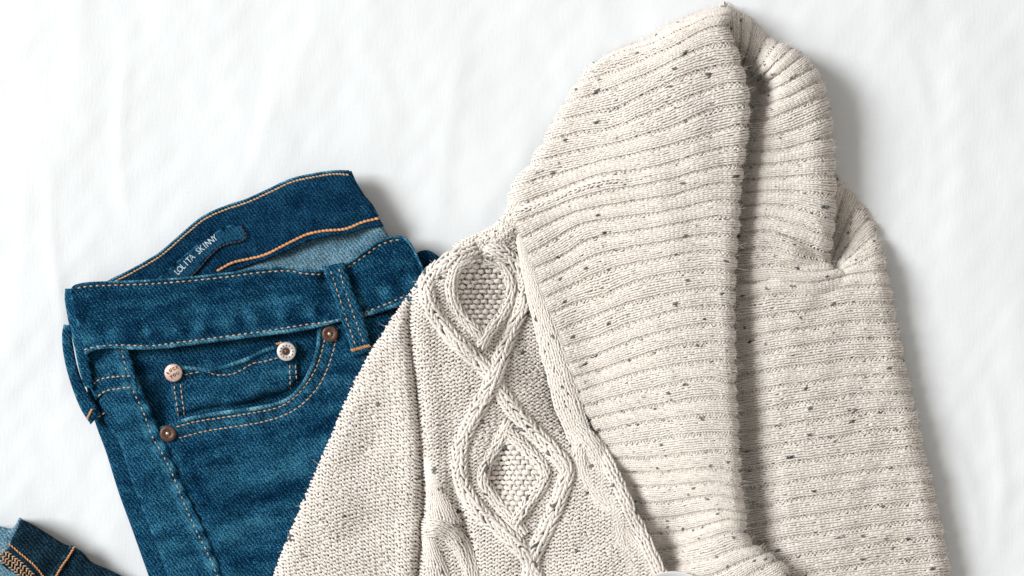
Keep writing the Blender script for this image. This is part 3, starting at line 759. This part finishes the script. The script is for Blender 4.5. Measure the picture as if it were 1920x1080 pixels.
# --- big ribbed collar panel (guide lines run along the gutters between ribs)
LA = [
 [(1150, 98), (1200, 76), (1260, 45), (1320, 20), (1362, 13)],
 [(1118, 118), (1135, 110), (1185, 92), (1235, 75), (1285, 52), (1330, 34), (1368, 30)],
 [(1082, 158), (1135, 141), (1172, 130), (1210, 110), (1260, 90), (1310, 62), (1340, 52), (1362, 56)],
 [(1058, 192), (1120, 177), (1175, 157), (1222, 136), (1272, 112), (1322, 90), (1365, 86), (1376, 90)],
 [(1036, 230), (1100, 215), (1160, 202), (1217, 175), (1265, 152), (1315, 135), (1370, 123), (1388, 128)],
 [(1016, 270), (1085, 250), (1145, 242), (1200, 222), (1255, 199), (1310, 177), (1360, 160), (1398, 160)],
 [(994, 316), (1020, 302), (1080, 285), (1145, 272), (1210, 255), (1272, 235), (1322, 212), (1385, 198), (1402, 198)],
 [(958, 364), (1007, 337), (1057, 325), (1120, 305), (1182, 292), (1245, 277), (1335, 250), (1385, 238), (1400, 240)],
 [(960, 388), (1020, 367), (1070, 347), (1132, 327), (1195, 320), (1257, 307), (1320, 287), (1380, 277), (1396, 281)],
 [(964, 419), (1020, 397), (1070, 377), (1132, 360), (1195, 350), (1257, 337), (1320, 320), (1372, 313), (1390, 320)],
 [(976, 450), (1030, 420), (1082, 397), (1145, 385), (1207, 375), (1270, 365), (1332, 347), (1370, 346), (1385, 356)],
 [(988, 480), (1045, 447), (1095, 420), (1157, 410), (1220, 402), (1282, 390), (1345, 377), (1370, 380), (1381, 390)],
 [(1000, 505), (1060, 477), (1107, 450), (1170, 437), (1232, 427), (1295, 415), (1345, 407), (1368, 410), (1379, 422)],
 [(1008, 535), (1057, 510), (1112, 482), (1170, 467), (1232, 457), (1295, 445), (1345, 440), (1366, 444), (1376, 455)],
 [(1018, 562), (1070, 537), (1115, 517), (1170, 500), (1232, 487), (1295, 475), (1345, 472), (1364, 478), (1373, 488)],
 [(1032, 590), (1085, 567), (1147, 550), (1170, 537), (1220, 522), (1295, 510), (1352, 508), (1371, 520)],
 [(1046, 622), (1110, 597), (1172, 572), (1235, 557), (1297, 545), (1350, 541), (1370, 553)],
 [(1056, 652), (1122, 632), (1172, 612), (1235, 592), (1285, 580), (1350, 576), (1370, 586)],
 [(1066, 684), (1135, 660), (1185, 640), (1247, 622), (1297, 612), (1352, 610), (1371, 620)],
 [(1076, 708), (1147, 687), (1197, 670), (1260, 652), (1310, 645), (1354, 644), (1372, 654)],
 [(1084, 735), (1147, 715), (1197, 700), (1260, 687), (1310, 680), (1356, 678), (1374, 688)],
 [(1094, 762), (1167, 742), (1222, 730), (1285, 715), (1340, 711), (1375, 721)],
 [(1106, 786), (1177, 770), (1235, 760), (1297, 750), (1355, 746), (1377, 754)],
 [(1118, 811), (1185, 797), (1247, 787), (1310, 780), (1360, 780), (1378, 788)],
 [(1130, 837), (1215, 827), (1277, 818), (1340, 814), (1366, 815), (1381, 822)],
 [(1144, 860), (1240, 857), (1302, 850), (1362, 848), (1383, 857)],
 [(1158, 884), (1227, 886), (1302, 880), (1358, 879), (1385, 888)],
 [(1172, 910), (1240, 912), (1302, 907), (1352, 905), (1387, 914)],
 [(1186, 940), (1252, 942), (1302, 933), (1358, 930), (1390, 939)],
 [(1200, 972), (1265, 970), (1315, 960), (1362, 956), (1393, 964)],
 [(1214, 998), (1277, 997), (1327, 985), (1370, 974), (1395, 984)],
 [(1228, 1030), (1285, 1024), (1330, 1010), (1365, 999), (1396, 1000)],
 [(1240, 1060), (1290, 1056), (1340, 1046), (1385, 1028), (1412, 1026)],
 [(1250, 1092), (1330, 1080), (1365, 1066), (1402, 1048), (1434, 1040)],
 [(1290, 1120), (1370, 1098), (1410, 1076), (1435, 1062), (1456, 1058)],
 [(1330, 1150), (1400, 1120), (1440, 1095), (1470, 1080), (1480, 1076)]]
LA = [[(x + 1, y + 6) for x, y in LA[0]], [(x + 1, y + 5) for x, y in LA[0]], [(x + 3, y + 8) for x, y in LA[0]]] + LA[1:]       # the upper edge turns down to the sheet
def zA(x, y, v, u):
    zl = np.where(v < 10.5, 42, 62) + 0 * x
    z = zl + (120 - zl) * sstep(-.05, .8, u)
    z += 4 * np.sin(y / 130.) + 5 * gauss(x, y, 1240, 300, 120, 160)
    z -= 46 * gauss(x, y, 1258, 1020, 50, 62, .5) + 14 * gauss(x, y, 1190, 930, 34, 60)
    z -= 8 * gauss(x, y, 1100, 600, 60, 150, -.3)
    f = np.interp(v, [0, .5, 1, 1.5, 2, 2.6, 3.3, 4.2, 5.2], [.02, .22, .42, .58, .70, .82, .91, .97, 1.0])
    return z * f
GA = lines_to_grid(LA, zA, lambda v: 20.0 * float(sstep(0, 3.0, v)) + 3, 2.7, r_start=lambda v: 40 * float(sstep(11.5, 9.0, v)) * float(sstep(.5, 3.5, v)) + 4, th_start=1.35)
rib_patch('ribbed_collar', GA, len(LA), 6.5, 'wide ribbed collar folded over along its right edge', 190)

# --- collar underside, upper part: ribs fan round the twist at the top
LB1 = [
 [(1366, 128), (1360, 70), (1352, 18)],
 [(1374, 136), (1388, 80), (1386, 26)],
 [(1380, 144), (1402, 96), (1407, 46)],
 [(1384, 152), (1418, 112), (1427, 70)],
 [(1387, 160), (1434, 116), (1450, 78)],
 [(1389, 168), (1450, 124), (1480, 88)],
 [(1389, 178), (1456, 142), (1502, 104)],
 [(1387, 190), (1440, 172), (1482, 152), (1522, 126)],
 [(1384, 206), (1440, 196), (1486, 178), (1536, 148)],
 [(1384, 232), (1440, 224), (1490, 204), (1546, 178)],
 [(1384, 258), (1450, 254), (1510, 236), (1554, 212)],
 [(1382, 284), (1460, 281), (1515, 268), (1559, 252)],
 [(1380, 310), (1465, 306), (1520, 298), (1562, 292)],
 [(1376, 338), (1465, 333), (1525, 330), (1563, 332)],
 [(1374, 362), (1460, 358), (1520, 362), (1563, 374)],
 [(1372, 388), (1452, 384), (1512, 394), (1562, 412)],
 [(1368, 414), (1447, 408), (1502, 422), (1558, 444)],
 [(1366, 440), (1440, 434), (1492, 448), (1553, 472)],
 [(1364, 470), (1450, 466), (1502, 482), (1552, 494)],
 [(1362, 505), (1460, 498), (1515, 508), (1562, 508)],
 [(1360, 536), (1463, 526), (1520, 530), (1585, 516)],
 [(1360, 560), (1460, 552), (1520, 556), (1590, 540)]]
def zB1(x, y, v, u):
    lo = 30 * sstep(10, 8, v)
    z = 36 - lo + (40 + lo) * sstep(0.02, .32 + .25 * sstep(10, 7, v), u) + 8 * sstep(.5, .9, u) * sstep(8, 11, v)
    z += 22 * sstep(12, 7, v) * sstep(2.5, 5.5, v) * sstep(.15, .6, u) - 40 * sstep(4.5, 2.0, v)
    z -= 26 * gauss(x, y, 1546, 484, 54, 9, .30) + 9 * gauss(x, y, 1496, 452, 50, 6, .45) + 8 * gauss(x, y, 1490, 497, 46, 5, .12)
    z -= 24 * sstep(15, 18, v) * sstep(.6, 1.0, u) + 10 * sstep(19, 21, v)
    return np.maximum(z - 70 * gauss(x, y, 1420, 158, 24, 22), 4)
GB1 = lines_to_grid(LB1, zB1, lambda v: 34.0 * float(sstep(20, 15, v)) + 6, lambda v: 2.3, nu=80)
rib_patch('collar_underside', GB1, len(LB1), 6.5, 'ribbed collar underside fanning round the twist at the top', 60)

# added wool sheet closing the hollow in the twist to keep it dark
gx_, gy_ = np.meshgrid(np.linspace(1330, 1478, 30), np.linspace(96, 262, 30))
mesh_obj('hollow_filler', np.stack([gx_, gy_, 2 + 2 * np.sin(gx_ / 9.0) + 0.05 * (gy_ - 96)], -1).reshape(-1, 3), grid_faces(30, 30), WOOL, sweater, sweater, {'fleck': np.zeros(900)}, label='added wool sheet closing the hollow deep inside the twist')

# --- lower part, out to the right-hand edge
LB2 = [
 [(1530, 560), (1540, 470), (1552, 390), (1562, 322)],
 [(1535, 562), (1552, 480), (1572, 400), (1586, 348)],
 [(1540, 562), (1562, 485), (1588, 420), (1608, 378)],
 [(1540, 560), (1568, 495), (1600, 445), (1630, 408)],
 [(1520, 545), (1568, 508), (1608, 470), (1644, 440)],
 [(1470, 535), (1540, 522), (1600, 498), (1652, 476)],
 [(1360, 538), (1465, 527), (1520, 530), (1590, 516), (1659, 508)],
 [(1362, 566), (1452, 553), (1525, 550), (1590, 538), (1666, 536)],
 [(1364, 604), (1465, 590), (1540, 580), (1590, 571), (1672, 568)],
 [(1366, 638), (1465, 622), (1530, 614), (1590, 605), (1678, 602)],
 [(1368, 672), (1465, 656), (1530, 646), (1590, 638), (1684, 636)],
 [(1370, 706), (1465, 692), (1527, 685), (1590, 676), (1692, 670)],
 [(1372, 740), (1465, 725), (1527, 717), (1602, 707), (1699, 704)],
 [(1374, 778), (1465, 763), (1540, 751), (1615, 740), (1706, 736)],
 [(1376, 812), (1490, 795), (1565, 785), (1640, 772), (1713, 769)],
 [(1378, 848), (1490, 831), (1565, 821), (1640, 810), (1720, 803)],
 [(1382, 884), (1490, 868), (1565, 859), (1640, 848), (1729, 839)],
 [(1386, 918), (1490, 903), (1565, 893), (1640, 882), (1737, 873)],
 [(1390, 954), (1490, 938), (1565, 927), (1640, 915), (1745, 905)],
 [(1394, 988), (1490, 972), (1565, 962), (1640, 951), (1752, 939)],
 [(1398, 1022), (1490, 1008), (1565, 998), (1640, 987), (1759, 973)],
 [(1402, 1058), (1490, 1043), (1565, 1032), (1640, 1021), (1766, 1007)],
 [(1406, 1092), (1490, 1078), (1565, 1068), (1640, 1058), (1773, 1043)],
 [(1410, 1128), (1490, 1112), (1565, 1102), (1640, 1092), (1780, 1080)],
 [(1414, 1160), (1490, 1146), (1565, 1137), (1640, 1128), (1788, 1118)]]
def zB2(x, y, v, u):
    z = 36 + 36 * sstep(0.0, .26, u) * sstep(3, 7, v) + 34 * sstep(7, 3, v) - 20 * sstep(.35, 1.0, u)
    z -= 38 * sstep(6, 3, v) + 10 * sstep(8, 5, v) * sstep(.8, .3, u) * 0
    z -= 40 * gauss(x, y, 1556, 450, 30, 70, .1)
    z += 2.5 * np.sin(y / 90. + x / 160.)
    return z
GB2 = lines_to_grid(LB2, zB2, lambda v: 26.0 + 8 * float(sstep(4, 12, v)), 1.95)
rib_patch('collar_underside', GB2, len(LB2), 6.5, 'ribbed collar underside spreading to the right edge', 120)

# ------------------------------------------------------------------ cable front
EDGE = [(482, 1150), (512, 1080), (545, 995), (585, 900), (622, 815), (655, 735), (690, 668), (735, 596), (775, 540), (812, 495), (850, 470), (905, 462), (958, 440), (985, 470), (1000, 520)]
SEAMB = [(985, 470), (1000, 540), (1022, 600), (1048, 690), (1074, 770), (1112, 850), (1150, 910), (1190, 980), (1230, 1050), (1270, 1130)]
CREASE = [(772, 560), (766, 600), (770, 650), (779, 720), (786, 790), (790, 850), (793, 930), (790, 1000), (782, 1080), (776, 1150)]
BODY = [tuple(p) for p in EDGE] + [tuple(p) for p in SEAMB[1:]]
D1 = [(895, 482), (855, 495), (842, 530), (852, 570), (880, 610), (905, 632), (935, 605), (957, 565), (958, 520), (935, 492)]
D2 = [(945, 815), (925, 850), (912, 890), (925, 925), (950, 955), (966, 972), (985, 945), (1010, 915), (1020, 890), (1000, 860), (970, 830)]
ew = Waves(31, 110, 14)
def z_body(x, y):
    d, s = pdist(EDGE[:12], x, y)                                     # positive inside
    d = np.abs(d)
    z = 72 + 2.0 * ew(x, y)
    r = 30.0
    q = np.clip(d / r, 0, 1)
    z = z - 30 * (1 - np.sqrt(np.clip(1 - (1 - q) ** 2, 0, 1)))
    dc, sc_ = pdist(CREASE, x, y)
    z -= 21 * np.exp(-(dc / 8.0) ** 2) - 6 * np.exp(-((np.abs(dc) - 26) / 18.0) ** 2)
    z += 9 * gauss(x, y, 850, 760, 60, 120) - 12 * gauss(x, y, 1000, 690, 34, 100, -.25) - 9 * gauss(x, y, 1030, 1010, 50, 60)
    z -= 9 * gauss(x, y, 700, 830, 26, 60, .5) + 5 * gauss(x, y, 640, 1000, 50, 24, -.5)
    z += 6 * gauss(x, y, 620, 940, 60, 120, .4)
    db, sb_ = pdist(SEAMB, x, y); db = np.abs(db)
    up_ = sstep(730, 600, y)                                         # the upper part leans away to the right
    z -= up_ * 54 * sstep(838, 995, x)
    z -= (1 - up_) * 48 * np.exp(-np.clip(db - 14, 0, 400) / 42.0) * sstep(890, 780, y)
    z += 10 * gauss(x, y, 815, 560, 40, 60)
    z -= 18 * gauss(x, y, 900, 550, 44, 62) + 28 * gauss(x, y, 938, 888, 26, 55)
    z -= 18 * gauss(x, y, 872, 1000, 13, 100, -.24)
    return np.maximum(z, 46 - 32 * sstep(840, 940, x))
def nrm(zf, x, y):
    h = 2.0
    gx = (zf(x + h, y) - zf(x - h, y)) / (2 * h); gy = (zf(x, y + h) - zf(x, y - h)) / (2 * h)
    N = np.stack([-gx, -gy, np.ones_like(gx)], -1); return N / np.linalg.norm(N, axis=-1, keepdims=True)

class ZGrid:
    """height field cached on a grid for quick lookups"""
    def __init__(self, zf, x0, x1, y0, y1, step=3.0):
        self.x0, self.y0, self.st = x0, y0, step
        xs = np.arange(x0, x1 + step, step); ys = np.arange(y0, y1 + step, step)
        X, Y = np.meshgrid(xs, ys); self.Z = zf(X, Y)[..., None]; self.sx = (len(xs) - 1) * step; self.sy = (len(ys) - 1) * step
    def __call__(self, x, y):
        return bil(self.Z, (x - self.x0) / self.sx, (y - self.y0) / self.sy)[..., 0]
zb = ZGrid(z_body, 440, 1320, 380, 1180)

def field_knit(name, M_, a0, a1, b0, b1, wa, wb, zf, mask, rad, label, nfl, sgn=-1, K=6, seg=10, amp=2.3, H=.74, A=.15, brick=False, lift=0.0, jit=.07):
    ncol = int((a1 - a0) / wa); nrow = int((b1 - b0) / wb)
    sg = np.full((nrow, ncol), sgn)
    a, b, c, col = yarn_profile(ncol, nrow, sg, seg, A=A, H=H, jit=jit)
    if brick: a = a + .5 * (np.arange(nrow) % 2)[:, None]
    x, y = M_(a0 + a * wa, b0 + b * wb)
    z = zf(x, y); N = nrm(zf, x, y)
    fl = flecks(a.shape, nfl, seg)
    Q = np.stack([x, y, z], -1) + N * (lift + amp * c + .8 * (fl > 0))[..., None]
    R = rad * (1 + .08 * ew(x * 11, y * 11)) * (1 + .35 * fl)
    ok = mask(x, y)
    V, F = knit_tubes(Q, N, R, ok, K)
    o = mesh_obj(name, V, F, WOOL, sweater, sweater, {'fleck': np.repeat(fl.ravel(), K)}, kind='stuff', label=label)
    fuzz(o, Q, N, R, ok, nfl * 45, nfl // 2)
    return o

cq = catmull(CREASE, step=4)
def warp(a, b):
    xc = np.interp(b, cq[:, 1], cq[:, 0])
    t = a - xc
    y = b + np.where(t < 0, .42 * t, -.13 * t) + 6 * np.exp(-(t / 14) ** 2) * 0 + 3 * np.sin(a / 40.0) + 3 * np.sin(b / 70. + a / 90.)
    return a + 4 * np.sin(b / 60.), y
def in_body(x, y):
    return inside(BODY, x, y)
def mask_body(x, y):
    return in_body(x, y) & ~inside(D1, x, y) & ~inside(D2, x, y)
front_knit = field_knit('cable_front', warp, 470, 1300, 380, 1330, 11.8, 7.0, zb, mask_body, 2.4, 'purl knit front with crossing cables', 90)
for dd, cx in ((D1, 900), (D2, 965)):
    ang = -.1
    o = field_knit('moss_stitch_diamond', lambda a, b: (a + .12 * (b - 700), b), cx - 90, cx + 90, 470 if cx == 900 else 800, 640 if cx == 900 else 985, 15.0, 9.6, zb, lambda x, y, dd=dd: inside(dd, x, y), 3.3, 'diamond of nubbly moss stitch between cables', 4, H=.62, A=.2, amp=3.8, brick=True, lift=1.0)
# backing sheet added under the front; its depth sets how dark gaps look
gx, gy = np.meshgrid(np.arange(470, 1300, 5.0), np.arange(400, 1150, 5.0))
ins = in_body(gx, gy)
gf = grid_faces(*gx.shape); gf = gf[ins.ravel()[gf].all(1)]
mesh_obj('gap_backing', np.stack([gx, gy, zb(gx, gy) - 7.0], -1).reshape(-1, 3), gf, WOOL, front_knit, sweater, {'fleck': np.zeros(gx.size)})

def strip(name, path, width, height, ncol, row_px, label, rad=2.1, zbase=None, sgn=1, nfl=2, K=5, seg=10, amp=1.2, over=None, flat=.8, lift=0.0, taper=0.0, widths=None, A=.02):
    """a raised rope of knit columns laid along a path"""
    zf = zbase or zb
    q = catmull(path, step=3.0); n = len(q); L = arclen(q)[-1]
    t = np.gradient(q, axis=0); t /= np.linalg.norm(t, axis=1)[:, None]
    nr = np.stack([-t[:, 1], t[:, 0]], 1)
    w = np.linspace(-1, 1, 17)
    s = np.linspace(0, 1, n)
    wid = width * .5 * (1 - taper * (np.abs(2 * s - 1) ** 4))
    if widths is not None: wid = .5 * np.interp(s, np.linspace(0, 1, len(widths)), widths)
    xy = q[:, None] + nr[:, None] * (w[None, :, None] * wid[:, None, None])
    zc = zf(q[:, 0], q[:, 1]); zs = zf(xy[..., 0], xy[..., 1])
    prof = height * (np.clip(1 - np.abs(w) ** 2.2, 0, 1) ** flat) + 1.5 * (np.abs(np.sin(np.pi * ncol * (w + 1) / 2)) - .5)
    z = .5 * zc[:, None] + .5 * zs + prof[None] * (wid / wid.max())[:, None] + lift
    if over is not None: z = z + over(s)[:, None]
    G = np.concatenate([xy, z[..., None]], -1).transpose(1, 0, 2)     # (17,n,3) u along path
    N = grid_normals(G)
    N = np.where(N[..., 2:3] < 0, -N, N)
    nrow = max(3, int(L / row_px))
    sg = np.full((nrow, ncol), sgn)
    a, b, c, col = yarn_profile(ncol, nrow, sg, seg, jit=.10, A=A)
    tt = (a + .5) / ncol; ss = b / nrow
    P = bil(G, ss, tt); Nn = bil(N, ss, tt); Nn /= np.linalg.norm(Nn, axis=-1, keepdims=True) + 1e-9
    fl = flecks(a.shape, nfl, seg)
    Q = P + Nn * (amp * c)[..., None]
    R = rad * (1 + .3 * fl) + 0 * a
    V, F = knit_tubes(Q, Nn, R, (ss > 0) & (ss < 1), K)
    o = mesh_obj(name, V, F, WOOL, sweater, sweater, {'fleck': np.repeat(fl.ravel(), K)}, kind='stuff', label=label)
    Gb = G - N * 8.0  # added backing, sunk to give dark lines between the columns
    mesh_obj('gap_backing', Gb.reshape(-1, 3), grid_faces(*G.shape[:2]), WOOL, o, sweater, {'fleck': np.zeros(G.shape[0] * G.shape[1])})
    return o
up = lambda a, b, h: (lambda s: h * np.exp(-((s - a) / b) ** 2))
# outer cable pair of the two diamonds
strip('cable_strand', [(895, 468), (840, 490), (800, 530), (808, 575), (838, 622), (880, 665), (918, 700), (945, 745), (985, 795), (1030, 840), (1062, 880), (1050, 930), (1025, 990), (1000, 1040), (990, 1100)], 31, 10, 2, 8.2, 'cable strand from upper left crossing to the right', nfl=5, rad=2.9)
strip('cable_strand', [(905, 466), (955, 482), (982, 520), (980, 570), (960, 615), (942, 660), (928, 705), (905, 750), (878, 800), (862, 850), (868, 910), (895, 955), (940, 995), (985, 1040), (1010, 1100)], 31, 10, 2, 8.2, 'cable strand from upper right crossing to the left', nfl=5, rad=2.9, over=up(.40, .04, 7))
strip('cable_strand', [(890, 485), (858, 500), (846, 540), (860, 585), (895, 625), (915, 650)], 23, 8, 2, 7.6, 'short inner strand left of the upper diamond', rad=2.3)
strip('cable_strand', [(905, 485), (945, 500), (958, 545), (942, 590), (912, 630), (900, 655)], 23, 8, 2, 7.6, 'short inner strand right of the upper diamond', rad=2.3, over=up(.85, .15, 4))
strip('cable_strand', [(955, 790), (935, 830), (912, 870), (906, 900), (930, 940), (965, 980), (985, 1005)], 23, 8, 2, 7.6, 'short inner strand left of the lower diamond', rad=2.3)
strip('cable_strand', [(945, 805), (985, 840), (1022, 884), (1018, 905), (990, 945), (962, 985)], 23, 8, 2, 7.6, 'short inner strand right of the lower diamond', rad=2.3, over=up(.9, .15, 4))
# stockinette band beside the collar and its linked seam
ZB_ = lambda x, y: np.interp(y, [480, 600, 700, 820], [30, 42, 54, 62])
strip('stockinette_band', [(974, 425), (988, 490), (1004, 545), (1022, 605), (1044, 680), (1066, 760), (1090, 825)], 48, 9, 5, 6.6, 'smooth knit band beside the collar seam', rad=2.1, nfl=3, zbase=ZB_, widths=[18, 26, 36, 46, 50, 52, 44])
strip('braided_band', [(1078, 800), (1112, 838), (1130, 880), (1132, 925), (1150, 970), (1186, 1010), (1216, 1055), (1232, 1110)], 36, 10, 4, 7.0, 'braid strand beside the collar starting on the left', rad=2.2, nfl=2, zbase=ZB_, over=up(.12, .12, 4))
strip('braided_band', [(1098, 805), (1088, 850), (1098, 895), (1128, 935), (1158, 960), (1164, 1005), (1180, 1050), (1205, 1110)], 36, 10, 4, 7.0, 'braid strand beside the collar starting on the right', rad=2.2, nfl=2, zbase=ZB_, over=up(.5, .12, 5))
strip('linked_seam', [(1108, 815), (1130, 850), (1155, 900), (1180, 955), (1210, 1015), (1245, 1090)], 24, 7, 2, 9.5, 'open chain of linked stitches along the collar seam', rad=2.6, amp=2.0, lift=6)
# side cable in the lower middle: two fat strands twisting
strip('side_cable', [(799, 856), (806, 885), (817, 925), (833, 988)], 52, 8, 6, 6.8, 'flat side cable of six columns fanning out below the crease', rad=1.95, nfl=2, widths=[6, 22, 42, 72], A=.05)
strip('side_cable', [(790, 990), (826, 992), (856, 1012), (876, 1052), (890, 1112)], 34, 10, 4, 6.8, 'side cable strand crossing over to the right', rad=1.95, nfl=2, over=up(.2, .35, 6), A=.05)
strip('side_cable', [(800, 1004), (812, 1045), (832, 1112)], 34, 8, 4, 6.8, 'side cable strand passing under to the left', rad=1.95, nfl=2, widths=[20, 36, 50], A=.05)
# shoulder edge behind the top of the cables
strip('shoulder_edge', [(858, 482), (890, 462), (925, 448), (952, 428), (972, 398), (985, 360)], 44, 12, 4, 6.5, 'knit shoulder edge behind the cable front', rad=2.2, zbase=lambda x, y: 30 + 0 * x, sgn=-1)

# ------------------------------------------------------------------ smooth white dish just entering at the bottom edge
dish = thing('white_dish', 'smooth white rounded dish rim just entering the bottom edge below the collar seam', 'dish', (1262, 1162, 60))
jeans_keep = jeans
def lathe2(name, cx, cy, z0, prof, mat, root, n=64):
    V, F = [], []
    for r, h in prof:
        a = np.arange(n) / n * math.tau
        V.append(np.column_stack([cx + r * np.cos(a), cy + r * np.sin(a), z0 + h + 0 * a]))
    for i in range(len(prof) - 1):
        j = np.arange(n); k = (j + 1) % n
        F.append(np.stack([i * n + j, (i + 1) * n + j, (i + 1) * n + k, i * n + k], -1))
    return mesh_obj(name, np.concatenate(V), np.concatenate(F), mat, root, root)
lathe2('dish_body', 1262, 1162, 62, [(.5, 4), (40, 4), (60, 10), (84, 34), (89, 38), (91, 38), (91, 36), (62, 6), (40, 0), (.5, 0)], M['glaze'], dish)
